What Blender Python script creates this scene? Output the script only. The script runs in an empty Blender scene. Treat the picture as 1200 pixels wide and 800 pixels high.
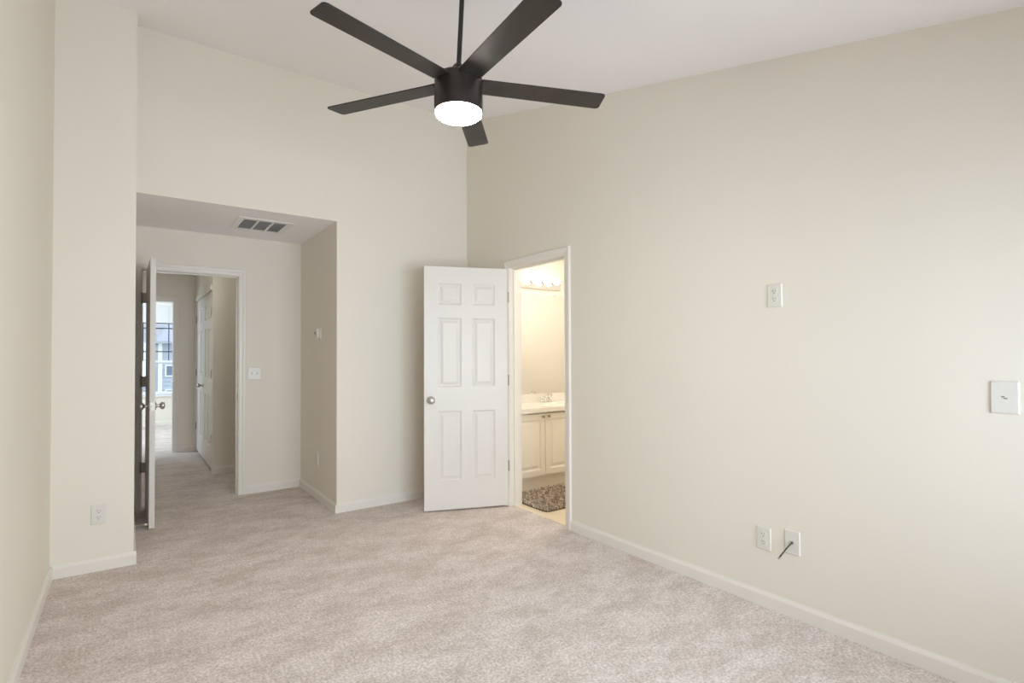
import bpy, bmesh, math, random
from mathutils import Vector, Matrix
random.seed(7)
PI = math.pi
S = bpy.context.scene
COL = S.collection

# ------------------------------------------------------------------ camera
H = 1.2886
yaw, pit, rol = math.radians(35.92), math.radians(0.924), math.radians(-0.229)
fw = Vector((math.sin(yaw), math.cos(yaw), 0)); rt = Vector((math.cos(yaw), -math.sin(yaw), 0)); up = Vector((0, 0, 1))
fw2 = fw*math.cos(pit) + up*math.sin(pit); up2 = -fw*math.sin(pit) + up*math.cos(pit)
rt3 = rt*math.cos(rol) + up2*math.sin(rol); up3 = -rt*math.sin(rol) + up2*math.cos(rol)
cd = bpy.data.cameras.new('camera'); cam = bpy.data.objects.new('camera', cd); COL.objects.link(cam)
M4 = Matrix.Identity(4)
for i in range(3):
    M4[i][0] = rt3[i]; M4[i][1] = up3[i]; M4[i][2] = -fw2[i]
M4[0][3], M4[1][3], M4[2][3] = 0, 0, H
cam.matrix_world = M4
cd.sensor_width = 36; cd.sensor_fit = 'HORIZONTAL'; cd.lens = 36*623.135/1200
cd.shift_y = 6.11/1200; cd.clip_start = .02; cd.clip_end = 200
S.camera = cam

# ------------------------------------------------------------------ light
S.view_settings.view_transform = 'Standard'; S.view_settings.look = 'None'
S.view_settings.exposure = 0.69; S.view_settings.gamma = 1.0
S.view_settings.use_curve_mapping = False
S.cycles.use_denoising = True
S.cycles.max_bounces = 14; S.cycles.diffuse_bounces = 9; S.cycles.glossy_bounces = 4
S.cycles.sample_clamp_indirect = 6.0
W = bpy.data.worlds.new('sky'); S.world = W; W.use_nodes = True
bg = W.node_tree.nodes['Background']; bg.inputs[0].default_value = (.80, .89, 1, 1); bg.inputs[1].default_value = 1.3

def area(name, loc, rot, sx, sy, power, color):
    l = bpy.data.lights.new(name, 'AREA'); l.shape = 'RECTANGLE'; l.size = sx; l.size_y = sy
    l.energy = power; l.color = color
    o = bpy.data.objects.new(name, l); COL.objects.link(o); o.location = loc; o.rotation_euler = rot
    return o
# daylight outside the bedroom's window wall (behind the camera) and outside the far room's end window; the side light is added fill
wl = area('window_daylight', (1.38, -.76, 1.16), (math.radians(92), 0, 0), 2.0, 1.36, 47, (.82, .92, 1))
wl.data.spread = math.radians(150)
area('far_window_daylight', (.40, 12.40, 1.5), (math.radians(-90), 0, 0), 1.0, 1.8, 20, (.70, .86, 1))
area('far_side_fill', (-2.35, 10.4, 1.5), (math.radians(90), 0, math.radians(-90)), 1.8, 1.5, 56, (.64, .84, 1))  # side source out of view, added for more light in the far room
FAN_LAMP, VANITY_BULB, BATH_FILL, HALL_FILL = 46.0, 3.2, 32.0, 9.5  # bathroom and hall strengths belong to added, unseen fill domes

# ------------------------------------------------------------------ materials
def new_mat(name, color, rough=.6, spec=.5, metal=0.0):
    m = bpy.data.materials.new(name); m.use_nodes = True
    b = m.node_tree.nodes['Principled BSDF']
    b.inputs['Base Color'].default_value = (*color, 1); b.inputs['Roughness'].default_value = rough
    b.inputs['Metallic'].default_value = metal; b.inputs['Specular IOR Level'].default_value = spec
    return m
def add_noise(m, scale, strength, dist=.002, var=0.0, vscale=None, c2=None, detail=4):
    nt = m.node_tree; N = nt.nodes; L = nt.links; b = N['Principled BSDF']
    tc = N.new('ShaderNodeTexCoord')
    n = N.new('ShaderNodeTexNoise'); n.inputs['Scale'].default_value = scale; n.inputs['Detail'].default_value = detail
    L.new(tc.outputs['Object'], n.inputs['Vector'])
    bp = N.new('ShaderNodeBump'); bp.inputs['Strength'].default_value = strength; bp.inputs['Distance'].default_value = dist
    L.new(n.outputs['Fac'], bp.inputs['Height']); L.new(bp.outputs['Normal'], b.inputs['Normal'])
    if c2:
        n2 = N.new('ShaderNodeTexNoise'); n2.inputs['Scale'].default_value = vscale or scale; n2.inputs['Detail'].default_value = 3
        L.new(tc.outputs['Object'], n2.inputs['Vector'])
        r = N.new('ShaderNodeValToRGB'); r.color_ramp.elements[0].position = .5-var; r.color_ramp.elements[1].position = .5+var
        r.color_ramp.elements[0].color = b.inputs['Base Color'].default_value; r.color_ramp.elements[1].color = (*c2, 1)
        L.new(n2.outputs['Fac'], r.inputs['Fac']); L.new(r.outputs['Color'], b.inputs['Base Color'])
    return m
def emit_mat(name, color, strength):
    m = bpy.data.materials.new(name); m.use_nodes = True
    b = m.node_tree.nodes['Principled BSDF']
    b.inputs['Base Color'].default_value = (.9, .9, .9, 1)
    b.inputs['Emission Color'].default_value = (*color, 1); b.inputs['Emission Strength'].default_value = strength
    return m
M = {}
M['wall'] = add_noise(new_mat('wall_paint', (.80, .752, .672), .55, .3), 90, .12, .001)
M['ceil'] = add_noise(new_mat('ceiling_paint', (.925, .90, .91), .8, .2), 70, .15, .001)
M['trim'] = add_noise(new_mat('trim_paint', (.80, .765, .71), .35, .45), 25, .05, .001)
M['door'] = add_noise(new_mat('door_paint', (.745, .715, .68), .38, .45), 30, .05, .001)
M['bathwall'] = add_noise(new_mat('bath_wall_paint', (.87, .84, .77), .55, .3), 90, .1, .001)
M['plate'] = add_noise(new_mat('plate_plastic', (.735, .71, .67), .3, .5), 40, .02, .0005)
M['slot'] = add_noise(new_mat('slot_dark', (.22, .20, .17), .6), 60, .1, .0005)
M['metal'] = add_noise(new_mat('satin_nickel', (.55, .53, .50), .28, .5, 1.0), 80, .04, .0005)
M['hinge'] = add_noise(new_mat('hinge_nickel', (.42, .38, .32), .38, .5, 1.0), 80, .05, .0005)
M['chrome'] = add_noise(new_mat('chrome', (.80, .80, .80), .1, .5, 1.0), 20, .01, .0005)
M['bronze'] = add_noise(new_mat('fan_bronze', (.030, .022, .019), .36, .6, .35), 120, .05, .0005)
M['blade'] = add_noise(new_mat('fan_blade_wood', (.020, .016, .013), .42, .5), 60, .05, .0005, .25, 14, (.028, .022, .018))
M['rod'] = add_noise(new_mat('rod_black', (.018, .016, .015), .4), 60, .03, .0005)
M['vent'] = add_noise(new_mat('vent_white', (.82, .80, .79), .4), 60, .03, .0005)
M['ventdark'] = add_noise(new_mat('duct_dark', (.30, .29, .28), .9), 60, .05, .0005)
M['louver'] = add_noise(new_mat('louver_paint', (.78, .77, .75), .5), 60, .03, .0005)
M['cab'] = add_noise(new_mat('cabinet_white', (.88, .84, .76), .4), 40, .04, .0005)
M['counter'] = add_noise(new_mat('cultured_marble', (.90, .88, .84), .2, .5), 6, .02, .0005, .3, 5, (.86, .83, .77))
M['vinyl'] = add_noise(new_mat('bath_vinyl', (.82, .71, .53), .35, .45), 40, .05, .0005, .2, 5, (.86, .76, .60))
M['rug'] = add_noise(new_mat('shag_yarn', (.40, .31, .23), .95, .1), 200, .3, .002, .10, 34, (.88, .80, .70))
M['rugback'] = add_noise(new_mat('rug_backing', (.18, .13, .09), .95, .1), 100, .3, .002)
M['cable'] = add_noise(new_mat('coax_black', (.05, .05, .048), .45), 60, .05, .0005)
M['brass'] = add_noise(new_mat('connector_metal', (.55, .50, .40), .3, .5, 1.0), 60, .02, .0005)
M['rubber'] = add_noise(new_mat('white_rubber', (.80, .78, .74), .6), 60, .05, .0005)
M['muntin'] = add_noise(new_mat('muntin_dark', (.035, .045, .06), .5), 60, .03, .0005)
M['vinylwin'] = add_noise(new_mat('window_vinyl', (.85, .86, .88), .35), 60, .03, .0005)
M['blind'] = add_noise(new_mat('blind_fabric', (.88, .87, .85), .7), 60, .05, .0005)
M['siding'] = add_noise(new_mat('siding_grey_blue', (.46, .50, .57), .7), 20, .1, .002)
M['siding2'] = add_noise(new_mat('siding_lavender', (.62, .62, .68), .7), 20, .1, .002)
M['housetrim'] = add_noise(new_mat('house_trim', (.88, .89, .90), .6), 20, .05, .002)
M['darkglass'] = add_noise(new_mat('dark_window_glass', (.16, .20, .28), .1), 5, .02, .001)
M['roof'] = add_noise(new_mat('roof_shingle', (.42, .43, .49), .9), 30, .4, .01)
M['grass'] = add_noise(new_mat('lawn', (.12, .18, .06), .95), 30, .4, .02)
M['mirror'] = add_noise(new_mat('mirror_silver', (.93, .93, .92), .02, .5, 1.0), 2, 0.0, .0001)
M['lamp'] = emit_mat('fan_lamp_glow', (1, .94, .84), FAN_LAMP)
M['bathfill'] = emit_mat('bath_fill_glow', (1, .93, .82), BATH_FILL)
M['hallfill'] = emit_mat('hall_fill_glow', (1, .97, .88), HALL_FILL)
M['bulb'] = emit_mat('vanity_bulb_glow', (1, .93, .82), VANITY_BULB)
# carpet: cut pile speckle over broad footprints of lying pile
def carpet():
    m = new_mat('carpet_pile', (.5, .42, .37), .95, .1)
    nt = m.node_tree; N = nt.nodes; L = nt.links; b = N['Principled BSDF']
    tc = N.new('ShaderNodeTexCoord')
    def noise(scale, detail, stretch=None, rough=.6):
        n = N.new('ShaderNodeTexNoise'); n.inputs['Scale'].default_value = scale; n.inputs['Detail'].default_value = detail
        n.inputs['Roughness'].default_value = rough
        if stretch:
            mp = N.new('ShaderNodeMapping'); mp.inputs['Scale'].default_value = stretch; mp.inputs['Rotation'].default_value = (0, 0, .5)
            L.new(tc.outputs['Object'], mp.inputs['Vector']); L.new(mp.outputs['Vector'], n.inputs['Vector'])
        else: L.new(tc.outputs['Object'], n.inputs['Vector'])
        return n
    fine = noise(85, 3, None, .75); mid = noise(22, 4, None, .7); big = noise(3.2, 5, (1, 1.7, 1), .7)
    def ramp(n, p0, p1, c0, c1):
        r = N.new('ShaderNodeValToRGB'); e = r.color_ramp.elements
        e[0].position = p0; e[1].position = p1; e[0].color = (*c0, 1); e[1].color = (*c1, 1)
        L.new(n.outputs['Fac'], r.inputs['Fac']); return r
    r1 = ramp(fine, .36, .64, (.57, .49, .455), (.93, .86, .835))
    r2 = ramp(mid, .36, .60, (.88, .87, .86), (1, 1, 1))
    r3 = ramp(big, .38, .60, (.82, .795, .77), (1, 1, 1))
    def mul(a, c):
        x = N.new('ShaderNodeMix'); x.data_type = 'RGBA'; x.blend_type = 'MULTIPLY'; x.inputs[0].default_value = 1
        L.new(a, x.inputs[6]); L.new(c, x.inputs[7]); return x.outputs[2]
    L.new(mul(mul(r1.outputs[0], r2.outputs[0]), r3.outputs[0]), b.inputs['Base Color'])
    bp = N.new('ShaderNodeBump'); bp.inputs['Strength'].default_value = .55; bp.inputs['Distance'].default_value = .008
    L.new(fine.outputs['Fac'], bp.inputs['Height']); L.new(bp.outputs['Normal'], b.inputs['Normal'])
    return m
M['carpet'] = carpet()
def glass():
    m = bpy.data.materials.new('window_glass'); m.use_nodes = True
    nt = m.node_tree; N = nt.nodes; L = nt.links; N.clear()
    o = N.new('ShaderNodeOutputMaterial'); mx = N.new('ShaderNodeMixShader'); t = N.new('ShaderNodeBsdfTransparent'); g = N.new('ShaderNodeBsdfGlossy')
    f = N.new('ShaderNodeFresnel'); f.inputs[0].default_value = 1.45; g.inputs['Roughness'].default_value = .02
    t.inputs[0].default_value = (.95, .97, .98, 1)
    L.new(f.outputs[0], mx.inputs[0]); L.new(t.outputs[0], mx.inputs[1]); L.new(g.outputs[0], mx.inputs[2]); L.new(mx.outputs[0], o.inputs[0])
    return m
M['glass'] = glass()

# ------------------------------------------------------------------ mesh helpers
class MB:
    def __init__(s): s.v = []; s.f = []
    def add(s, vs, fs):
        b = len(s.v); s.v += [tuple(v) for v in vs]; s.f += [tuple(b+i for i in f) for f in fs]; return s
    def hexa(s, p):      # 8 corners: bottom ring then top ring
        return s.add(p, [(0, 3, 2, 1), (4, 5, 6, 7), (0, 1, 5, 4), (1, 2, 6, 5), (2, 3, 7, 6), (3, 0, 4, 7)])
    def box(s, x0, x1, y0, y1, z0, z1):
        return s.hexa([(x0, y0, z0), (x1, y0, z0), (x1, y1, z0), (x0, y1, z0), (x0, y0, z1), (x1, y0, z1), (x1, y1, z1), (x0, y1, z1)])
    def extrude(s, poly, d):       # poly: 3-D ring, d: offset vector
        n = len(poly); d = Vector(d); P = [Vector(q) for q in poly]
        return s.add(P + [q+d for q in P], [tuple(range(n))[::-1], tuple(range(n, 2*n))] + [(i, (i+1) % n, n+(i+1) % n, n+i) for i in range(n)])
    def tube(s, pts, rad, n=12):
        pts = [Vector(q) for q in pts]; rs = rad if isinstance(rad, (list, tuple)) else [rad]*len(pts)
        rings = []; prev = None
        for i, q in enumerate(pts):
            t = (pts[min(i+1, len(pts)-1)] - pts[max(i-1, 0)]).normalized()
            a = prev if prev is not None else (Vector((0, 0, 1)) if abs(t.z) < .9 else Vector((1, 0, 0)))
            u = (a - t*a.dot(t)).normalized(); w = t.cross(u); prev = u
            rings.append([q + (u*math.cos(2*PI*k/n) + w*math.sin(2*PI*k/n))*rs[i] for k in range(n)])
        vs = [v for r in rings for v in r]; fs = []
        for i in range(len(pts)-1):
            for k in range(n):
                a, b2 = i*n+k, i*n+(k+1) % n
                fs.append((a, b2, b2+n, a+n))
        fs.append(tuple(range(n))[::-1]); fs.append(tuple(range((len(pts)-1)*n, len(pts)*n)))
        return s.add(vs, fs)
    def lathe(s, prof, origin, axis=(0, 0, 1), n=32):   # prof: (r, h) along axis
        ax = Vector(axis).normalized(); a = Vector((1, 0, 0)) if abs(ax.x) < .9 else Vector((0, 1, 0))
        u = (a-ax*a.dot(ax)).normalized(); w = ax.cross(u); O = Vector(origin); vs = []; fs = []
        for r, h in prof:
            vs += [O + ax*h + (u*math.cos(2*PI*k/n)+w*math.sin(2*PI*k/n))*max(r, 1e-5) for k in range(n)]
        for i in range(len(prof)-1):
            for k in range(n):
                a1, b1 = i*n+k, i*n+(k+1) % n; fs.append((a1, b1, b1+n, a1+n))
        fs.append(tuple(range(n))[::-1]); fs.append(tuple(range((len(prof)-1)*n, len(prof)*n)))
        return s.add(vs, fs)
    def build(s, name, mat, parent=None, bevel=0, seg=2, smooth=False, off=None):
        me = bpy.data.meshes.new(name)
        vs = s.v if off is None else [tuple(Vector(v)-Vector(off)) for v in s.v]
        me.from_pydata(vs, [], s.f)
        bm = bmesh.new(); bm.from_mesh(me); bmesh.ops.recalc_face_normals(bm, faces=bm.faces)
        if bevel:
            es = [e for e in bm.edges if len(e.link_faces) == 2 and e.calc_face_angle(0) > .5]
            bmesh.ops.bevel(bm, geom=es, offset=bevel, segments=seg, affect='EDGES', profile=.6, clamp_overlap=True)
        if smooth:
            for f in bm.faces: f.smooth = True
            for e in bm.edges:
                if len(e.link_faces) == 2 and e.calc_face_angle(0) > .7: e.smooth = False
        bm.to_mesh(me); bm.free()
        me.materials.append(mat)
        o = bpy.data.objects.new(name, me); COL.objects.link(o)
        if parent: o.parent = parent
        if off is not None and parent is None: o.location = off
        return o
def tag(o, label=None, cat=None, group=None, kind=None):
    if label: o['label'] = label
    if cat: o['category'] = cat
    if group: o['group'] = group
    if kind: o['kind'] = kind
    return o
def empty(name, loc, rz=0, **k):
    o = bpy.data.objects.new(name, None); COL.objects.link(o); o.empty_display_size = .05
    o.location = loc; o.rotation_euler = (0, 0, rz); return tag(o, **k)
def struct(name, mb, mat, label, cat, bevel=0):
    return tag(mb.build(name, mat, bevel=bevel), label, cat, kind='structure')
def copy_tree(o, parent=None):
    c = o.copy(); COL.objects.link(c)
    if parent: c.parent = parent
    for ch in list(o.children): copy_tree(ch, c)
    return c

# ------------------------------------------------------------------ room dimensions
XR, YB, XL, YP, XPR, XA, YA, ZA = 2.6567, 4.4042, -.3548, 4.0854, .0422, 1.4038, 5.5211, 2.4049
YF, T = -.60, .12
cz = lambda y: 3.5455 + .24975*(y-YB)
DH = 2.035                       # door opening height
BY0, BY1 = 2.990, 3.700          # bathroom opening along the right wall
EX0, EX1 = .100, .842            # entry opening in the alcove's back wall

def sloped(mb, x0, x1, y0, y1, z0=0, e=.05):
    return mb.hexa([(x0, y0, z0), (x1, y0, z0), (x1, y1, z0), (x0, y1, z0), (x0, y0, cz(y0)+e), (x1, y0, cz(y0)+e), (x1, y1, cz(y1)+e), (x0, y1, cz(y1)+e)])

m = MB(); m.box(-2.2, XR+.045, YF-T, 12.16, -.05, 0)
struct('floor', m, M['carpet'], 'beige pinkish cut pile carpet running through bedroom, hall and far room', 'floor')
m = MB(); m.box(XR+.045, 4.42, 2.74, 4.64, -.05, 0)
struct('floor_bathroom', m, M['vinyl'], 'cream yellow vinyl floor inside the bathroom doorway', 'floor')
m = MB(); m.hexa([(XL-T, YF-T, cz(YF-T)), (XR+T, YF-T, cz(YF-T)), (XR+T, YB+T, cz(YB+T)), (XL-T, YB+T, cz(YB+T)),
                  (XL-T, YF-T, cz(YF-T)+.12), (XR+T, YF-T, cz(YF-T)+.12), (XR+T, YB+T, cz(YB+T)+.12), (XL-T, YB+T, cz(YB+T)+.12)])
struct('ceiling', m, M['ceil'], 'white vaulted bedroom ceiling rising toward the back wall', 'ceiling')
m = MB(); m.box(XPR, XA, YB+.012, YA, ZA, ZA+.1)
struct('ceiling_alcove', m, M['ceil'], 'low flat white ceiling over the entry alcove, holding the air vent', 'ceiling')
m = MB(); m.box(-.72, 2.42, YA+T, 8.62, ZA, ZA+.1)
struct('ceiling_hall', m, M['ceil'], 'flat white ceiling of the hall beyond the entry door', 'ceiling')
m = MB(); m.box(-2.32, 1.9, 8.62, 12.16, ZA, ZA+.1)
struct('ceiling_far_room', m, M['ceil'], 'white ceiling of the far room at the end of the hall', 'ceiling')
m = MB(); m.box(XR+T, 4.42, 2.74, 4.64, ZA, ZA+.1)
struct('ceiling_bathroom', m, M['ceil'], 'white bathroom ceiling above the row of globe bulbs', 'ceiling')

m = MB(); sloped(m, XL-T, XL, YF, YP)
struct('wall_left', m, M['wall'], 'cream wall along the left edge of the photo', 'wall')
m = MB(); sloped(m, XL-T, XPR, YP, YB); m.box(XL-T, XPR, YB, YA, 0, 3.4)
struct('wall_column', m, M['wall'], 'cream wall projection at the left between left wall and entry alcove', 'wall')
m = MB(); sloped(m, XA, XR+T, YB, YB+T); m.hexa([(XPR, YB, ZA), (XA, YB, ZA), (XA, YB+.012, ZA), (XPR, YB+.012, ZA), (XPR, YB, cz(YB)+.05), (XA, YB, cz(YB)+.05), (XA, YB+.012, cz(YB)+.05), (XPR, YB+.012, cz(YB)+.05)])
m.box(XPR, XA, YB+.012, YB+T, ZA+.1, cz(YB)+.05)
struct('wall_back', m, M['wall'], 'tall cream back wall above and right of the entry alcove', 'wall')
m = MB(); m.box(XA, XA+T, YB+T, YA, 0, 2.6)
struct('wall_alcove_right', m, M['wall'], 'shaded cream side wall of the entry alcove with the thermostat', 'wall')
m = MB(); m.box(-.72, EX0-.018, YA, YA+T, 0, 2.6); m.box(EX1+.018, 2.42, YA, YA+T, 0, 2.6); m.box(EX0-.018, EX1+.018, YA, YA+T, DH+.018, 2.6)
struct('wall_alcove_back', m, M['wall'], 'cream wall around the entry doorway with the double switch', 'wall')
m = MB(); sloped(m, XR, XR+T, YF, BY0-.018); sloped(m, XR, XR+T, BY1+.018, YB)
sloped(m, XR, XR+T, BY0-.018, BY1+.018, DH+.018)
struct('wall_right', m, M['wall'], 'large cream right wall with bathroom doorway and wall plates', 'wall')
m = MB()
WX0, WX1, WZ0, WZ1 = .35, 2.42, .44, 1.88
m.box(XL-T, WX0, YF-T, YF, 0, cz(YF)+.05); m.box(WX1, XR+T, YF-T, YF, 0, cz(YF)+.05); m.box(WX0, WX1, YF-T, YF, 0, WZ0); m.box(WX0, WX1, YF-T, YF, WZ1, cz(YF)+.05)
struct('wall_front', m, M['wall'], 'cream window wall behind the camera', 'wall')
# hall and far room
m = MB(); m.box(.77, 2.42, 6.67, 6.79, 0, 2.405)
struct('wall_hall_right', m, M['wall'], 'dim tan hall wall seen through the entry doorway, right of the closet', 'wall')
CY0, CY1 = 6.82, 8.42
m = MB(); m.box(.77, .89, 6.79, CY0-.015, 0, 2.405); m.box(.77, .89, CY1+.015, 8.5, 0, 2.405); m.box(.77, .89, CY0-.015, CY1+.015, DH+.015, 2.405); m.box(1.3, 1.42, 6.79, 8.62, 0, 2.405)
struct('wall_closet', m, M['wall'], 'pale hall wall holding the double closet doors', 'wall')
FX0, FX1 = -.25, .512
m = MB(); m.box(-.72, FX0-.018, 8.5, 8.62, 0, 2.405); m.box(FX1+.018, 1.3, 8.5, 8.62, 0, 2.405); m.box(FX0-.018, FX1+.018, 8.5, 8.62, DH+.018, 2.405)
struct('wall_hall_end', m, M['wall'], 'grey looking wall at the end of the hall around the far doorway', 'wall')
m = MB(); m.box(-.84, -.72, YA, 8.62, 0, 2.6)
struct('wall_hall_left', m, M['wall'], 'left wall of the hall behind the open entry door', 'wall')
m = MB(); m.box(2.42, 2.54, YA, 6.79, 0, 2.6)
struct('wall_hall_far_right', m, M['wall'], 'wall closing the right end of the hall', 'wall')
FWX0, FWX1, FWZ0, FWZ1 = .04, .80, .56, 2.30
m = MB(); m.box(-2.2, FWX0, 12.04, 12.16, 0, 2.405); m.box(FWX1, 1.9, 12.04, 12.16, 0, 2.405); m.box(FWX0, FWX1, 12.04, 12.16, 0, FWZ0); m.box(FWX0, FWX1, 12.04, 12.16, FWZ1, 2.405)
struct('wall_far_room', m, M['wall'], 'bright window wall of the far room below the tall window', 'wall')
m = MB(); m.box(1.78, 1.9, 8.62, 12.04, 0, 2.405)
m.box(-2.2, -2.08, 8.62, 9.5, 0, 2.405); m.box(-2.2, -2.08, 11.3, 12.04, 0, 2.405); m.box(-2.2, -2.08, 9.5, 11.3, 0, .7); m.box(-2.2, -2.08, 9.5, 11.3, 2.2, 2.405)  # unseen opening in the left side, added to let the side fill in
m.box(-2.2, -.84, 8.5, 8.62, 0, 2.405); m.box(1.3, 1.9, 8.5, 8.62, 0, 2.405) if False else m.box(1.42, 1.9, 8.5, 8.62, 0, 2.405)
struct('wall_far_room_side', m, M['wall'], 'side walls of the far room', 'wall')
# bathroom
m = MB(); m.box(XR+T, 4.42, 4.52, 4.64, 0, 2.405)
struct('wall_bathroom_back', m, M['bathwall'], 'warm cream bathroom wall behind mirror and bulb bar', 'wall')
m = MB(); m.box(4.3, 4.42, 2.86, 4.52, 0, 2.405); m.box(XR+T, 4.42, 2.74, 2.86, 0, 2.405)
struct('wall_bathroom_right', m, M['bathwall'], 'warm cream bathroom walls facing the vanity', 'wall')

# ------------------------------------------------------------------ baseboards
BH, BT = .078, .014
def baseboard(name, a, b, n, label):   # a,b wall line ends (xy), n into the room
    a = Vector((*a, 0)); b = Vector((*b, 0)); n = Vector((*n, 0)); z = Vector((0, 0, 1))
    prof = [(0, 0), (BT, 0), (BT, BH-.020), (BT*.75, BH-.012), (BT*.45, BH-.006), (BT*.35, BH), (0, BH)]
    mb = MB(); mb.extrude([a + n*p + z*h for p, h in prof], b-a)
    return struct(name, mb, M['trim'], label, 'baseboard')
baseboard('baseboard_right', (XR, YF), (XR, BY0-.066), (-1, 0), 'white baseboard along the right wall')
baseboard('baseboard_right_corner', (XR, BY1+.066), (XR, YB), (-1, 0), 'short baseboard on the right wall hidden behind the bathroom door')
baseboard('baseboard_back', (XA, YB), (XR-BT, YB), (0, -1), 'white baseboard along the back wall beside the open white door')
baseboard('baseboard_alcove_right', (XA, YB-BT), (XA, YA-BT), (-1, 0), 'white baseboard along the alcove side wall under the thermostat')
baseboard('baseboard_alcove_back', (EX1+.064, YA), (XA, YA), (0, -1), 'white baseboard right of the entry doorway')
baseboard('baseboard_column', (XL+BT, YP), (XPR+BT, YP), (0, -1), 'white baseboard on the front of the left wall projection')
baseboard('baseboard_column_side', (XPR, YP), (XPR, YA), (1, 0), 'baseboard inside the alcove behind the open entry door')
baseboard('baseboard_left', (XL, YF), (XL, YP), (1, 0), 'white baseboard along the left wall')
baseboard('baseboard_hall', (.77, 6.67), (2.42, 6.67), (0, -1), 'baseboard of the dim tan hall wall')
baseboard('baseboard_hall_end', (FX1+.066, 8.5), (.77, 8.5), (0, -1), 'baseboard between far doorway and closet doors')
baseboard('baseboard_far_room', (-2.08, 12.04), (1.78, 12.04), (0, -1), 'baseboard under the far room window')

# ------------------------------------------------------------------ door casings and jambs (trim_n)
CW = .064
def casing(name, o, ex, n, w, label, depth=T, both=False, cmat='trim'):
    """o: opening corner at floor on the wall face, ex: unit along the opening, n: out of the wall towards the viewer, w: opening width"""
    o = Vector((*o, 0)); ex = Vector((*ex, 0)); n = Vector((*n, 0)); z = Vector((0, 0, 1)); mb = MB()
    prof = [(.004, 0), (.004, .008), (.012, .011), (.030, .012), (.044, .017), (.058, .018), (.064, .014), (.064, 0)]   # (away from opening, thickness)
    # mitred frame: left leg, head, right leg
    path = [(lambda p: o - ex*p), (lambda p: o - ex*p + z*(DH+p)), (lambda p: o + ex*(w+p) + z*(DH+p)), (lambda p: o + ex*(w+p))]
    K = len(prof); vs = []
    for g in path: vs += [g(p) + n*t for p, t in prof]
    fs = []
    for i in range(3):
        for k in range(K):
            a, b = i*K+k, i*K+(k+1) % K; fs.append((a, b, b+K, a+K))
    fs += [tuple(range(K)), tuple(range(3*K, 4*K))[::-1]]
    mb.add(vs, fs)
    if both:
        b = len(mb.v)
        mb.add([v - n*(depth) - n*2*((Vector(v)-o).dot(n)) if True else v for v in [Vector(q) for q in vs]], fs)
    # jamb lining: two legs and the head, with stop strips
    jt = .018
    def bx(p0, p1, t0, t1, z0, z1):
        P = [o+ex*p0-n*t0, o+ex*p1-n*t0, o+ex*p1-n*t1, o+ex*p0-n*t1]
        mb.hexa([q+z*z0 for q in P]+[q+z*z1 for q in P])
    bx(-jt, 0, 0, depth, 0, DH); bx(w, w+jt, 0, depth, 0, DH); bx(-jt, w+jt, 0, depth, DH, DH+jt)
    s0, s1, st = .040, .075, .010
    bx(0, st, s0, s1, 0, DH); bx(w-st, w, s0, s1, 0, DH); bx(st, w-st, s0, s1, DH-st, DH)
    return struct(name, mb, M[cmat], label, 'door frame')
bath_frame = casing('trim_1', (XR, BY0), (0, 1), (-1, 0), BY1-BY0, 'white casing and jamb around the bathroom doorway', both=True)
casing('trim_2', (EX0, YA), (1, 0), (0, -1), EX1-EX0, 'white casing and jamb around the entry doorway', both=True)
casing('trim_3', (FX0, 8.5), (1, 0), (0, -1), FX1-FX0, 'casing around the far doorway at the end of the hall')
m = MB()
for y in (CY0-.015, CY1): m.box(.77, .89, y, y+.015, 0, DH)
m.box(.77, .89, CY0-.015, CY1+.015, DH, DH+.015)
m.box(.758, .77, CY1+.004, CY1+.060, 0, DH+.060); m.box(.758, .77, CY0-.030, CY1+.060, DH+.004, DH+.060)
struct('trim_4', m, M['trim'], 'pale frame around the double closet doors', 'door frame')
m = MB(); m.box(XR-.002, XR+T-.01, BY0+.02, BY0-.001, .90, .96) if False else m.box(XR+.012, XR+.036, BY0-.0005, BY0+.0015, .885, .945)
sp = m.build('strike_plate', M['hinge'], bath_frame)
m = MB(); m.box(EX1-.0015, EX1+.0005, YA+.012, YA+.036, .885, .945)
m.build('strike_plate', M['hinge'], bpy.data.objects['trim_2'])

# ------------------------------------------------------------------ six panel doors
def panel_leaf(W, Hh, th, cols, rows, mirror_both=True):
    """leaf in local x 0..W, thickness y 0..th, z 0..Hh; raised panels on both faces"""
    mb = MB()
    xs = sorted({0, W, *[c for a in cols for c in a]}); zs = sorted({0, Hh, *[r for a in rows for r in a]})
    for side, y0, s in ((0, 0, 1), (1, th, -1)):
        for i in range(len(xs)-1):
            for j in range(len(zs)-1):
                x0, x1, z0, z1 = xs[i], xs[i+1], zs[j], zs[j+1]
                isp = any(abs(c[0]-x0) < 1e-6 for c in cols) and any(abs(r[0]-z0) < 1e-6 for r in rows)
                ring = lambda d, dep: [(x0+d, y0+s*dep, z0+d), (x1-d, y0+s*dep, z0+d), (x1-d, y0+s*dep, z1-d), (x0+d, y0+s*dep, z1-d)]
                if not isp: mb.add(ring(0, 0), [(0, 1, 2, 3)]); continue
                R = [ring(0, 0), ring(.006, .005), ring(.013, .0085), ring(.021, .0085), ring(.040, .0025), ring(.044, .0015)]
                vs = [v for r in R for v in r]; fs = []
                for k in range(len(R)-1):
                    for q in range(4): fs.append((k*4+q, k*4+(q+1) % 4, (k+1)*4+(q+1) % 4, (k+1)*4+q))
                fs.append(tuple(range((len(R)-1)*4, len(R)*4))); mb.add(vs, fs)
    for i in range(len(xs)-1):
        for z in (0, Hh): mb.add([(xs[i], 0, z), (xs[i+1], 0, z), (xs[i+1], th, z), (xs[i], th, z)], [(0, 1, 2, 3)])
    for j in range(len(zs)-1):
        for x in (0, W): mb.add([(x, 0, zs[j]), (x, 0, zs[j+1]), (x, th, zs[j+1]), (x, th, zs[j])], [(0, 1, 2, 3)])
    return mb
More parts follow.
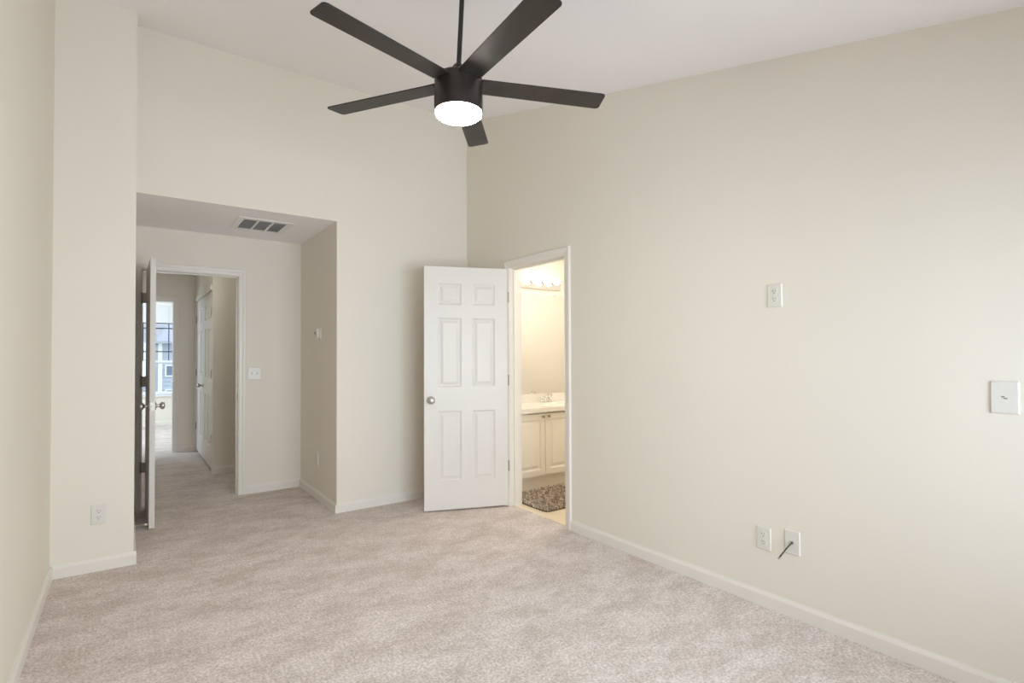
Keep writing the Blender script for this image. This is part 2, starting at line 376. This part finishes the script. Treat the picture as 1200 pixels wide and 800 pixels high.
def weld(o):
    bm = bmesh.new(); bm.from_mesh(o.data); bmesh.ops.remove_doubles(bm, verts=bm.verts, dist=1e-5); bmesh.ops.recalc_face_normals(bm, faces=bm.faces); bm.to_mesh(o.data); bm.free()
ROWS = [(.235, .815), (1.015, 1.590), (1.700, 1.880)]
def knob(parent, x, z, y, s, k='door_knob'):     # on the face at local y, pointing s along y
    mb = MB()
    mb.lathe([(.033, 0), (.033, .003), (.029, .007), (.014, .010), (.0115, .018), (.0115, .028), (.018, .034), (.026, .041), (.0285, .050), (.026, .058), (.018, .063), (.006, .065)], (x, y, z), (0, s, 0), 28)
    return mb.build(k, M['metal'], parent, smooth=True)
def hinge(parent, y, z, x=0.0, s=-1):
    mb = MB()
    for k in range(5): mb.tube([(x-.004, y+s*.005, z-.044+k*.0178), (x-.004, y+s*.005, z-.0275+k*.0178)], .0065, 12)
    mb.tube([(x-.004, y+s*.005, z-.049), (x-.004, y+s*.005, z+.049)], .0035, 10)
    mb.box(x-.002, x+.0005, y, y-s*.030, z-.044, z+.044)
    mb.box(x-.006, x-.004, y+s*.002, y-s*.028, z-.044, z+.044)
    return mb.build('hinge', M['hinge'], parent)
def make_door(name, W, hingept, endpt, th_side, label, z0=.012, Hh=2.018, knobside=True, two=True, hs=-1, dmat='door'):
    """leaf from hinge point to end point (xy)"""
    d = Vector(endpt) - Vector(hingept); rz = math.atan2(d.y, d.x)
    r = empty(name, (hingept[0], hingept[1], z0), rz, label=label, cat='door', kind='structure')
    c = W
    cols = [(c*.16, c*.435), (c*.565, c*.84)] if W > .5 else [(c*.16, c*.47), (c*.53, c*.84)]
    leaf = panel_leaf(W, Hh, .035, cols, ROWS); lo = leaf.build('door_leaf', M[dmat], r); weld(lo)
    return r
# bathroom door: opened into the bedroom, its face turned to the camera (local y=0 face towards camera)
bx_, by_ = XR-.008, 3.716
bd = Vector((1.984, 3.973)) - Vector((bx_, by_)); BW = bd.length
rz_b = math.atan2(bd.y, bd.x)
# the leaf runs from the hinge (local x=0) to the lock edge; its camera side is local +y because rz ~ 160 degrees
d1 = make_door('door_1', BW, (bx_, by_), (1.984, 3.973), 1, 'open white six panel door folded back beside the bathroom doorway')
# shift so that camera-side face lies on the measured line: leaf occupies local y -0.035..0
for ch in d1.children: ch.location.y = -.035
# local -y side faces the back wall when rz=159deg?  (+y local -> -y world side)
knob(d1, BW-.055, .915-.012+.005, 0, 1); knob(d1, BW-.055, .915-.012+.005, -.035, -1)
for z in (1.787, 1.078, .35): hinge(d1, 0, z-.012, .0, 1)
m = MB(); m.box(BW, BW+.001, -.030, -.005, .88, .94); m.tube([(BW-.002, -.0175, .91), (BW+.007, -.0175, .91)], .007, 10)
m.build('latch', M['hinge'], d1)
# entry door: opened into the alcove, edge-on to the camera
ex_, ey_ = .131, YA-.022
ed = Vector((.140, 4.795)) - Vector((ex_, ey_)); EW = ed.length
d2 = make_door('door_2', EW, (ex_, ey_), (.140, 4.795), 1, 'open white entry door standing edge-on in the alcove')
# local +y points to world +x: the leaf fills local y 0..0.035
knob(d2, EW-.062, .905, .035, 1); knob(d2, EW-.062, .905, 0, -1)
for z in (1.79, 1.077, .35): hinge(d2, -.024, z-.012, -.006, -1)
m = MB(); m.box(EW, EW+.001, .005, .030, .875, .935); m.tube([(EW-.002, .0175, .905), (EW+.009, .0175, .905)], .008, 10)
m.build('latch', M['hinge'], d2)
# closet doors in the hall (leaf along +y, face at x=.77)
CWd = (CY1-CY0)/2 - .003
for nm, hp, ep, lb, kz in (('door_3', (.775, CY0+.001), (.775, CY0+CWd), 'nearer leaf of the white double closet doors in the hall', 0),
                           ('door_4', (.810, CY1-.001), (.810, CY1-CWd), 'farther leaf of the white double closet doors in the hall', 1)):
    dd = make_door(nm, CWd, hp, ep, 1, lb, z0=.028, Hh=2.0)
    if kz == 0:      # rz=+90: local +y -> world -x ; leaf must go to +x => local -y
        for ch in dd.children: ch.location.y = -.035
        for z in (1.79, 1.09, .37): hinge(dd, 0, z-.028, 0, 1)
    else:            # rz=-90: local +y -> world +x ; face towards hall at local y=-.035
        for ch in dd.children: ch.location.y = -.035
        knob(dd, CWd-.06, .90, -.035, -1)
        for z in (1.79, 1.07, .35): hinge(dd, -.035, z-.028, 0, -1)

# ------------------------------------------------------------------ windows
def win_mb(x0, x1, z0, z1, y0, y1, t):
    mb = MB(); mb.box(x0, x0+t, y0, y1, z0, z1); mb.box(x1-t, x1, y0, y1, z0, z1); mb.box(x0+t, x1-t, y0, y1, z0, z0+t); mb.box(x0+t, x1-t, y0, y1, z1-t, z1); return mb
w1 = empty('window_1', ((FWX0+FWX1)/2, 12.10, FWZ0), label='tall window with dark grid bars at the end of the far room', cat='window', kind='structure')
off = w1.location
win_mb(FWX0, FWX1, FWZ0, FWZ1, 12.07, 12.14, .03).build('window_frame', M['vinylwin'], w1, off=off)
win_mb(FWX0+.03, FWX1-.03, FWZ0+.03, 1.215, 12.075, 12.10, .035).build('lower_sash', M['vinylwin'], w1, off=off)
us = win_mb(FWX0+.03, FWX1-.03, 1.156, FWZ1-.03, 12.10, 12.125, .035).build('upper_sash', M['vinylwin'], w1, off=off)
m = MB()
for x in (.245, .420, .650): m.box(x-.008, x+.008, 12.100, 12.12, 1.19, 2.24)
for z in (1.385, 1.827, 1.925): m.box(FWX0+.06, FWX1-.06, 12.105, 12.12, z-.010, z+.010)
m.build('muntin_grid', M['muntin'], us, off=off)
m = MB(); m.box(FWX0+.06, FWX1-.06, 12.086, 12.089, FWZ0+.06, 1.18); m.build('glass_pane', M['glass'], w1, off=off)
m = MB(); m.box(FWX0+.06, FWX1-.06, 12.111, 12.114, 1.19, 2.24); m.build('glass_pane', M['glass'], w1, off=off)
m = MB(); m.box(FWX0-.04, FWX1+.04, 11.99, 12.07, FWZ0-.02, FWZ0); m.build('window_sill', M['vinylwin'], w1, off=off)
# raised blind
bl = empty('raised_blind', ((FWX0+FWX1)/2, 12.03, 1.93), label='white blind gathered at the top of the far window', cat='blind')
off = bl.location; m = MB()
for k in range(18): m.box(FWX0+.006, FWX1-.006, 12.015+(.004 if k % 2 else 0), 12.060, 1.950+k*.0175, 1.962+k*.0175)
m.build('slat_stack', M['blind'], bl, off=off)
m = MB(); m.box(FWX0+.004, FWX1-.004, 12.015, 12.065, 2.262, 2.298); m.build('headrail', M['blind'], bl, off=off)
m = MB(); m.box(FWX0+.006, FWX1-.006, 12.012, 12.060, 1.930, 1.947); m.build('bottom_rail', M['blind'], bl, off=off)
for n, (x0, x1) in enumerate(((WX0, (WX0+WX1)/2), ((WX0+WX1)/2, WX1))):
    w = empty('window_%d' % (n+2), ((x0+x1)/2, YF-.06, WZ0), label=('window behind the camera nearer the left wall', 'window behind the camera nearer the right wall')[n], cat='window', kind='structure')
    off = w.location
    win_mb(x0, x1, WZ0, WZ1, YF-.09, YF-.03, .04).build('window_frame', M['vinylwin'], w, off=off)
    m = MB(); m.box(x0+.04, x1-.04, YF-.075, YF-.045, 1.14, 1.185); m.build('meeting_rail', M['vinylwin'], w, off=off)
    m = MB(); m.box(x0+.04, x1-.04, YF-.062, YF-.058, WZ0+.04, WZ1-.04); m.build('glass_pane', M['glass'], w, off=off)

# ------------------------------------------------------------------ ceiling fan
FC = Vector((1.1531, 1.9781, 2.4597))
fan = empty('ceiling_fan', FC, label='dark bronze five blade ceiling fan with glowing round lamp', cat='ceiling fan')
m = MB(); m.lathe([(.040, .040), (.055, .036), (.070, .030), (.098, .024), (.1035, .018), (.1035, -.060), (.1045, -.064), (.1045, -.120), (.1035, -.124), (.100, -.124)], (0, 0, 0), n=64)
m.build('motor_housing', M['bronze'], fan, smooth=True)
m = MB(); m.lathe([(.099, -.120), (.1000, -.128), (.0975, -.136), (.088, -.143), (.070, -.149), (.045, -.1535), (.02, -.1555), (.0005, -.156)], (0, 0, 0), n=64)
m.build('light_lens', M['lamp'], fan, smooth=True)
m = MB(); m.lathe([(.040, .038), (.034, .060), (.024, .078), (.016, .086)], (0, 0, 0), n=32)
m.build('coupling', M['bronze'], fan, smooth=True)
lean = rt*.020
ct = cz(FC.y+lean.y) - FC.z
m = MB(); m.tube([Vector((0, 0, .06)), lean + Vector((0, 0, ct-.03))], .0105, 20)
m.build('downrod', M['rod'], fan, smooth=True)
m = MB(); m.lathe([(.068, .012), (.068, -.010), (.060, -.034), (.040, -.056), (.020, -.064)], lean + Vector((0, 0, ct)), n=32)
m.build('canopy', M['bronze'], fan, smooth=True)
def blade_mb():
    mb = MB(); W0, R1, R0 = .0565, .664, .098
    pts = [(R0, -W0*.93), (R0, W0*.93)]
    def arc(cx, cy, r, a0, a1, k=6): return [(cx+r*math.cos(a0+(a1-a0)*i/k), cy+r*math.sin(a0+(a1-a0)*i/k)) for i in range(k+1)]
    pts = [(R0, W0*.90)] + [(R0, -W0*.90)] + arc(R1-.018, -W0+.018, .018, -PI/2, 0) + arc(R1-.012, W0-.018, .018, 0, PI/2)
    th = .0055
    mb.extrude([(x, y, -th/2) for x, y in pts], (0, 0, th)); return mb
pitch = -.115
blade_me = None
for k in range(5):
    a = 3.3898 + k*2*PI/5
    if blade_me is None:
        b = blade_mb().build('blade', M['blade'], fan, bevel=.0015); blade_me = b.data
        m = MB(); m.hexa([(.060, -.030, -.006), (.150, -.042, -.0045), (.150, .042, -.0045), (.060, .030, -.006), (.060, -.030, .008), (.150, -.042, .0068), (.150, .042, .0068), (.060, .030, .008)])
        m2 = MB(); m2.hexa([(.060, -.036, .0030), (.175, -.040, .0030), (.175, .040, .0030), (.060, .036, .0030), (.060, -.036, .011), (.175, -.040, .007), (.175, .040, .007), (.060, .036, .011)])
        br = m2.build('blade_bracket', M['bronze'], b, bevel=.001); br_me = br.data
    else:
        b = bpy.data.objects.new('blade', blade_me); COL.objects.link(b); b.parent = fan
        br = bpy.data.objects.new('blade_bracket', br_me); COL.objects.link(br); br.parent = b
    b.rotation_euler = Matrix.Rotation(a, 3, 'Z').to_4x4().to_3x3().to_euler()
    b.rotation_euler = (Matrix.Rotation(a, 3, 'Z') @ Matrix.Rotation(pitch, 3, 'X')).to_euler()

# ------------------------------------------------------------------ air vent in the alcove ceiling
vt = empty('ceiling_vent', (.926, 4.92, ZA), label='white return air vent with three dark louvered sections in the alcove ceiling', cat='air vent')
off = vt.location
VX0, VX1, VY0, VY1 = .715, 1.137, 4.69, 5.15
cellx = [(.764, .864), (.882, .976), (.994, 1.089)]; cy0, cy1 = 4.742, 5.100
m = MB(); m.box(VX0, VX1, VY0, cy0, ZA-.005, ZA); m.box(VX0, VX1, cy1, VY1, ZA-.005, ZA)
xs = [VX0] + [q for c in cellx for q in c] + [VX1]
for i in range(0, 8, 2): m.box(xs[i], xs[i+1], cy0, cy1, ZA-.005, ZA)
m.build('vent_frame', M['vent'], vt, off=off)
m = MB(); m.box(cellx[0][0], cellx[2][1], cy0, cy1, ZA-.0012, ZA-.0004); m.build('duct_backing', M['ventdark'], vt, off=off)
for c in cellx:
    m = MB()
    for k in range(24):
        y = cy0+.004+k*(cy1-cy0-.006)/24
        m.hexa([(c[0], y, ZA-.0045), (c[1], y, ZA-.0045), (c[1], y+.0015, ZA-.0045), (c[0], y+.0015, ZA-.0045), (c[0], y+.006, ZA-.0014), (c[1], y+.006, ZA-.0014), (c[1], y+.0075, ZA-.0014), (c[0], y+.0075, ZA-.0014)])
    m.build('louver', M['louver'], vt, off=off)

# ------------------------------------------------------------------ wall plates (local: plate in xz, facing -y)
def rrect(w, h, r, k=5):
    pts = []
    for cx, cy, a in ((w/2-r, -h/2+r, -PI/2), (w/2-r, h/2-r, 0), (-w/2+r, h/2-r, PI/2), (-w/2+r, -h/2+r, PI)):
        pts += [(cx+r*math.cos(a+PI/2*i/k), cy+r*math.sin(a+PI/2*i/k)) for i in range(k+1)]
    return pts
def plate_mb(w, h, t=.006, bev=.004):
    mb = MB(); r0 = [(x, 0, z) for x, z in rrect(w, h, .004)]; r1 = [(x, -t*.5, z) for x, z in rrect(w, h, .004)]; r2 = [(x, -t, z) for x, z in rrect(w-2*bev, h-2*bev, .003)]
    n = len(r0); fs = [(i, (i+1) % n, n+(i+1) % n, n+i) for i in range(n)] + [(n+i, n+(i+1) % n, 2*n+(i+1) % n, 2*n+i) for i in range(n)]
    fs += [tuple(range(n)), tuple(range(2*n, 3*n))]
    return mb.add(r0+r1+r2, fs)
def screw(parent, x, z, t=.006):
    mb = MB(); mb.lathe([(.0032, 0), (.0032, .0008), (.0018, .0013), (.0004, .0014)], (x, -t, z), (0, -1, 0), 12); return mb.build('screw', M['louver'], parent)
def make_outlet(name, loc, rz, label, w=.075, h=.118):
    r = empty(name, loc, rz, label=label, cat='wall outlet', group='duplex outlets on the walls')
    plate_mb(w, h).build('cover_plate', M['plate'], r)
    for s in (1, -1):
        mb = MB(); ring = [(x, -.006, z+s*.0195) for x, z in rrect(.034, .029, .011)]; mb.extrude(ring, (0, -.0020, 0))
        rc = mb.build('receptacle', M['plate'], r)
        mb = MB(); y = -.0082
        mb.box(-.0082, -.0052, y-.0004, y+.0003, s*.0195+.000, s*.0195+.0095); mb.box(.0052, .0078, y-.0004, y+.0003, s*.0195+.001, s*.0195+.0090)
        mb.lathe([(.0030, 0), (.0030, .0006)], (0, y+.0003, s*.0195-.0070), (0, -1, 0), 12)
        mb.build('slot', M['slot'], rc)
    screw(r, 0, 0)
    return r
RW, = (-PI/2,)
make_outlet('wall_outlet', (XR, 1.395, 1.585), RW, 'white duplex outlet high on the middle of the right wall')
make_outlet('wall_outlet', (XR, 1.467, .345), RW, 'white duplex outlet low on the right wall beside the black cable')
make_outlet('wall_outlet', (-.132, YP, .338), 0, 'white duplex outlet low on the left wall projection')
make_outlet('wall_outlet', (XA, 4.955, .362), RW, 'small outlet low on the alcove side wall under the thermostat')
def make_switch(name, loc, rz, label, gangs, w, h=.118):
    r = empty(name, loc, rz, label=label, cat='light switch')
    plate_mb(w, h).build('cover_plate', M['plate'], r)
    for g in range(gangs):
        x = (g-(gangs-1)/2)*.046
        mb = MB(); mb.box(x-.0055, x+.0055, -.0066, -.0058, -.0125, .0125); sl = mb.build('switch_slot', M['louver'], r)
        mb = MB(); mb.hexa([(x-.004, -.006, -.008), (x+.004, -.006, -.008), (x+.004, -.006, .010), (x-.004, -.006, .010), (x-.0035, -.012, -.004), (x+.0035, -.012, -.004), (x+.0035, -.018, .012), (x-.0035, -.018, .012)])
        mb.v = mb.v; mb.build('toggle', M['plate'], r)
        screw(r, x, .030); screw(r, x, -.030)
    return r
make_switch('light_switch', (.981, YA, 1.125), 0, 'white double toggle switch right of the entry doorway', 2, .116)
# blank cover with a centre jack at the right edge of the photo
r = empty('cable_jack', (XR, .531, 1.124), RW, label='larger white wall plate with a small centre jack at the right edge', cat='wall plate')
plate_mb(.083, .122).build('cover_plate', M['plate'], r)
m = MB(); m.box(-.009, .001, -.0068, -.0058, .001, .0045); m.box(-.002, .008, -.0068, -.0058, -.0055, -.0015); m.build('jack_slot', M['slot'], r)
# coax plate with cable
r = empty('cable_plate', (XR, 1.322, .363), RW, label='white wall plate low on the right wall with a cable coming out', cat='wall plate')
plate_mb(.074, .118).build('cover_plate', M['plate'], r)
m = MB(); m.lathe([(.0075, 0), (.0075, .0012), (.005, .0014)], (0, -.006, 0), (0, -1, 0), 20); m.build('cable_hole', M['slot'], r)
screw(r, 0, .040); screw(r, 0, -.040)
cb = empty('coaxial_cable', (XR-.008, 1.322, .363), label='short black coaxial cable stub poking out of the low wall plate', cat='cable')
p = [Vector((XR-.0075, 1.322, .363)), Vector((XR-.022, 1.324, .357)), Vector((XR-.038, 1.334, .338)), Vector((XR-.050, 1.346, .315)), Vector((XR-.060, 1.357, .294))]
off = cb.location
m = MB(); m.tube(p, .0036, 12); m.build('cable_jacket', M['cable'], cb, smooth=True, off=off)
d = (p[-1]-p[-2]).normalized()
m = MB(); m.tube([p[-1]-d*.002, p[-1]+d*.010], .0050, 6); m.build('connector', M['brass'], cb, off=off)

# thermostat on the alcove side wall
r = empty('thermostat', (XA, 4.915, 1.492), RW, label='small beige thermostat with a white oval cover on the alcove side wall', cat='thermostat')
plate_mb(.150, .105, .010, .006).build('base_plate', M['wall'], r)
m = MB(); m.extrude([(-(-.022)+x, -.010, z) for x, z in rrect(.046, .092, .021, 8)], (0, -.018, 0)); m.build('cover', M['plate'], r, bevel=.003)
m = MB(); m.lathe([(.013, 0), (.013, .010), (.010, .013), (.001, .0135)], (-.052, -.010, .005), (0, -1, 0), 24); m.build('dial', M['hinge'], r, smooth=True)

# door stop on the baseboard behind the entry door
r = empty('door_stop', (XPR+BT, 4.79, .050), label='small spring door stop on the baseboard behind the entry door', cat='door stop')
m = MB(); m.lathe([(.011, 0), (.011, .004), (.006, .006)], (0, 0, 0), (1, 0, 0), 16); m.build('mount', M['brass'], r)
m = MB(); pts = [Vector((.004+.056*t/120, .0045*math.cos(t*PI/6), .0045*math.sin(t*PI/6))) for t in range(121)]; m.tube(pts, .0012, 5); m.build('spring', M['brass'], r)
m = MB(); m.lathe([(.0045, .058), (.007, .060), (.007, .071), (.005, .074)], (0, 0, 0), (1, 0, 0), 16); m.build('rubber_tip', M['rubber'], r)

# ------------------------------------------------------------------ bathroom
VX, VXE = XR+T, 4.00          # vanity run
van = empty('vanity_cabinet', ((VX+VXE)/2, 4.25, 0), label='cream bathroom vanity cabinet with raised panel doors', cat='cabinet')
off = van.location
m = MB(); m.box(VX, VXE, 3.990, 4.008, .125, .7445); m.box(VX, VX+.018, 4.008, 4.518, .125, .7445); m.box(VXE-.018, VXE, 4.008, 4.518, .125, .7445)
m.box(VX+.018, VXE-.018, 4.500, 4.518, .125, .7445); m.box(VX+.018, VXE-.018, 4.008, 4.500, .125, .143); m.box(VX, VXE, 4.045, 4.518, 0, .125)
m.build('cabinet_body', M['cab'], van, off=off)
def cab_door(x0, x1, z0, z1, kx):
    W, Hh = x1-x0, z1-z0; mb = panel_leaf(W, Hh, .018, [(.052, W-.052)], [(.055, Hh-.055)])
    mb.v = [(v[0]+x0, v[1]+3.971, v[2]+z0) for v in mb.v]
    o = mb.build('cabinet_door', M['cab'], van, off=off); weld(o)
    k = MB(); k.lathe([(.008, 0), (.006, .004), (.005, .012), (.012, .018), (.0135, .023), (.010, .028), (.001, .030)], (kx, 3.971, .700), (0, -1, 0), 20)
    k.build('cabinet_knob', M['hinge'], o, smooth=True, off=off)
cab_door(2.850, 3.266, .140, .728, 3.235); cab_door(3.272, 3.690, .140, .728, 3.305); cab_door(3.698, 3.97, .140, .728, 3.735)
# countertop with integral basin and backsplash
ct_ = empty('vanity_countertop', (3.45, 4.25, .745), label='glossy white vanity countertop with moulded basin and backsplash', cat='countertop')
off = ct_.location
def counter_mb():
    mb = MB(); x0, x1, y0, y1, zt, zb = VX, VXE+.01, 3.940, 4.518, .785, .745
    cx, cy, a, b = 3.62, 4.20, .24, .17; n = 48
    ell = lambda s, z: [(cx+a*s*math.cos(2*PI*k/n), cy+b*s*math.sin(2*PI*k/n), z) for k in range(n)]
    def outer(z):
        pts = []
        for k in range(n):
            c, s_ = math.cos(2*PI*k/n), math.sin(2*PI*k/n)
            tx = ((x1-cx) if c > 0 else (x0-cx))/c if abs(c) > 1e-6 else 1e9; ty = ((y1-cy) if s_ > 0 else (y0-cy))/s_ if abs(s_) > 1e-6 else 1e9
            t = min(tx, ty); pts.append((cx+c*t, cy+s_*t, z))
        # snap nearest points to the true corners
        for X in (x0, x1):
            for Y in (y0, y1):
                i = min(range(n), key=lambda q: (pts[q][0]-X)**2+(pts[q][1]-Y)**2); pts[i] = (X, Y, z)
        return pts
    rings = [outer(zb), outer(zt-.006), outer(zt), ell(1, zt), ell(.96, zt-.006), ell(.85, zt-.05), ell(.6, zt-.10), ell(.2, zt-.125), ell(.04, zt-.127)]
    vs = [v for r_ in rings for v in r_]; fs = []
    for i in range(len(rings)-1):
        for k in range(n): q = (k+1) % n; fs.append((i*n+k, i*n+q, (i+1)*n+q, (i+1)*n+k))
    fs.append(tuple(range((len(rings)-1)*n, len(rings)*n))); mb.add(vs, fs)
    return mb
counter_mb().build('counter_slab', M['counter'], ct_, off=off)
m = MB(); m.box(VX, VXE+.01, 4.498, 4.5185, .785, .872); m.build('backsplash', M['counter'], ct_, bevel=.003, off=off)
# faucet
fc = empty('faucet', (3.66, 4.435, .786), label='chrome centre faucet behind the vanity basin', cat='faucet')
m = MB(); m.extrude([(x, y, 0) for x, y in rrect(.155, .046, .022, 6)], (0, 0, .010)); m.tube([(0, 0, .008), (0, -.002, .05), (0, -.03, .085), (0, -.075, .092), (0, -.108, .075)], [.017, .014, .012, .011, .010], 16)
m.build('spout', M['chrome'], fc, smooth=True)
for s in (-1, 1):
    m = MB(); m.lathe([(.018, .010), (.015, .022), (.010, .032), (.021, .040), (.023, .055), (.016, .062), (.002, .064)], (s*.052, 0, 0), n=24); m.build('tap_handle', M['chrome'], fc, smooth=True)
# mirror
mr = empty('vanity_mirror', (3.47, 4.5195, .876), label='large frameless wall mirror above the vanity backsplash', cat='mirror')
off = mr.location
m = MB(); m.box(VX+.03, VXE, 4.514, 4.5195, .876, 1.950); m.build('mirror_glass', M['mirror'], mr, off=off)
for x in (3.0, 3.4, 3.86):
    m = MB(); m.box(x-.010, x+.010, 4.510, 4.5195, 1.936, 1.956); m.build('mirror_clip', M['chrome'], mr, off=off)
# vanity light bar: fixture and screw-in globes
lb = empty('vanity_light_bar', (3.585, 4.5195, 2.06), label='chrome light bar on the bathroom wall above the mirror', cat='light fixture')
m = MB(); m.box(-.315, .345, -.028, 0, -.052, .052); m.build('back_bar', M['chrome'], lb, bevel=.006)
BX = [3.356, 3.515, 3.675, 3.815]
for x in BX:
    m = MB(); m.lathe([(.026, .026), (.026, .034), (.020, .044), (.018, .050)], (x-3.585, 0, .030), (0, -1, 0), 20); m.build('lamp_socket', M['chrome'], lb, smooth=True)
blb = None
BL = ['leftmost of the lit globe bulbs on the vanity light bar', 'second lit globe bulb from the left on the vanity light bar', 'third lit globe bulb from the left on the vanity light bar', 'rightmost of the lit globe bulbs on the vanity light bar']
for i, x in enumerate(BX):
    if blb is None:
        m = MB(); m.lathe([(.015, 0), (.017, .010)] + [(.037*math.sin(t), .047-.037*math.cos(t)) for t in [PI*(.14+.86*k/14) for k in range(15)]], (0, 0, 0), (0, -1, 0), 28)
        blb = m.build('globe_bulb', M['bulb'], smooth=True); o = blb
    else:
        o = blb.copy(); COL.objects.link(o)
    o.location = (x, 4.5195-.050, 2.09); tag(o, BL[i], 'light bulb', 'globe bulbs on the vanity light bar')
# dome lamps added out of view to brighten the bathroom and the hall
for nm, loc, mt, lb_ in (('bathroom', (3.55, 3.45, ZA), 'bathfill', 'unseen dome lamp added on the bathroom ceiling as fill light'), ('hall', (.35, 6.30, ZA), 'hallfill', 'unseen dome lamp added on the hall ceiling as fill light')):
    cl = empty('fill_lamp', loc, label=lb_, cat='added fill lamp')
    m = MB(); m.lathe([(.165, 0), (.165, -.022), (.150, -.028)], (0, 0, 0), n=40); m.build('fill_base', M['metal'], cl, smooth=True)
    m = MB(); m.lathe([(.150, -.024), (.148, -.040), (.125, -.065), (.080, -.085), (.030, -.094), (.0005, -.095)], (0, 0, 0), n=40); m.build('fill_dome', M[mt], cl, smooth=True)
# shag rug
rg = empty('bath_rug', (3.20, 3.68, 0), label='mottled brown shag rug on the bathroom floor before the vanity', cat='rug')
RX0, RX1, RY0, RY1, rr = -.415, .415, -.305, .305, .05
def inside(x, y):
    dx = max(abs(x)-(RX1-rr), 0); dy = max(abs(y)-(RY1-rr), 0); return abs(x) <= RX1 and abs(y) <= RY1 and dx*dx+dy*dy <= rr*rr
m = MB(); m.extrude([(x, y, .0005) for x, y in rrect(RX1*2, RY1*2, rr, 6)], (0, 0, .008)); m.build('rug_backing', M['rugback'], rg)
m = MB(); step = .013
x = RX0
while x < RX1:
    y = RY0
    while y < RY1:
        px, py = x+random.uniform(-.005, .005), y+random.uniform(-.005, .005)
        if inside(px, py):
            a = random.uniform(0, 2*PI); ln = random.uniform(.008, .022); h = random.uniform(.014, .026); w = random.uniform(.0025, .004)
            dx, dy = math.cos(a), math.sin(a); nx, ny = -dy*w, dx*w
            m.add([(px-nx, py-ny, .008), (px+nx, py+ny, .008), (px+dx*w, py+dy*w, .008),
                   (px+dx*ln*.4-nx, py+dy*ln*.4-ny, .008+h*.8), (px+dx*ln*.4+nx, py+dy*ln*.4+ny, .008+h*.8), (px+dx*(ln*.4+w), py+dy*(ln*.4+w), .006+h*.7),
                   (px+dx*ln, py+dy*ln, .008+h)], [(0, 1, 4, 3), (1, 2, 5, 4), (2, 0, 3, 5), (3, 4, 6), (4, 5, 6), (5, 3, 6), (0, 2, 1)])
        y += step
    x += step
pile = m.build('shag_pile', M['rug'], rg)

# ------------------------------------------------------------------ outside the far window
m = MB(); m.box(-20, 20, 13, 60, -3.2, -3.0)
struct('ground', m, M['grass'], 'lawn below the far window', 'ground')
hs = empty('neighbour_house', (4.8, 20.0, -3.0), label='grey sided neighbouring house seen through the far window', cat='house')
off = hs.location
def siding(x0, x1, y, z0, z1, bh=.13):
    mb = MB(); z = z0
    while z < z1-1e-6:
        zt = min(z+bh, z1); mb.hexa([(x0, y-.022, z), (x1, y-.022, z), (x1, y+.1, z), (x0, y+.1, z), (x0, y, zt), (x1, y, zt), (x1, y+.1, zt), (x0, y+.1, zt)]); z = zt
    return mb
siding(.90, 9, 20.0, -3, 1.75).build('siding', M['siding'], hs, off=off)
m = MB(); m.box(.80, .90, 19.94, 20.1, -3, 1.75); m.build('corner_board', M['housetrim'], hs, off=off)
m = MB(); m.box(.72, 9, 19.7, 20.1, 1.70, 1.78); m.build('eave', M['roof'], hs, off=off)
m = MB(); m.hexa([(.72, 19.7, 1.78), (9, 19.7, 1.78), (9, 26, 1.78), (.72, 26, 1.78), (1.9, 22.7, 3.4), (9, 22.7, 3.4), (9, 22.9, 3.4), (1.9, 22.9, 3.4)]); m.build('roof', M['roof'], hs, off=off)
for (x0, x1, z0, z1) in ((.98, 1.62, .66, 1.03), (.98, 1.62, -.9, .26)):
    wd = win_mb(x0, x1, z0, z1, 19.95, 20.0, .035).build('window', M['housetrim'], hs, off=off)
    m = MB(); m.box(x0+.05, x1-.05, 19.965, 19.99, z0+.05, z1-.05); m.build('pane', M['darkglass'], wd)
    wd.children[0].data.transform(Matrix.Translation(-off))
m = MB(); m.box(.90, 9, 20.1, 25.5, -3, 1.75); m.build('house_body', M['siding'], hs, off=off)
h2 = empty('neighbour_house', (-3, 30.0, -3.0), label='pale lavender neighbouring house farther off behind the grid bars', cat='house')
off = h2.location
siding(-12, 6, 30.0, -3, 5.3).build('siding', M['siding2'], h2, off=off)
m = MB(); m.box(-12, 6, 30.1, 36, -3, 5.3); m.build('house_body', M['siding2'], h2, off=off)
m = MB(); m.hexa([(-12.3, 29.6, 5.3), (6.3, 29.6, 5.3), (6.3, 37, 5.3), (-12.3, 37, 5.3), (-12.3, 33, 7.6), (6.3, 33, 7.6), (6.3, 33.3, 7.6), (-12.3, 33.3, 7.6)]); m.build('roof', M['siding2'], h2, off=off)
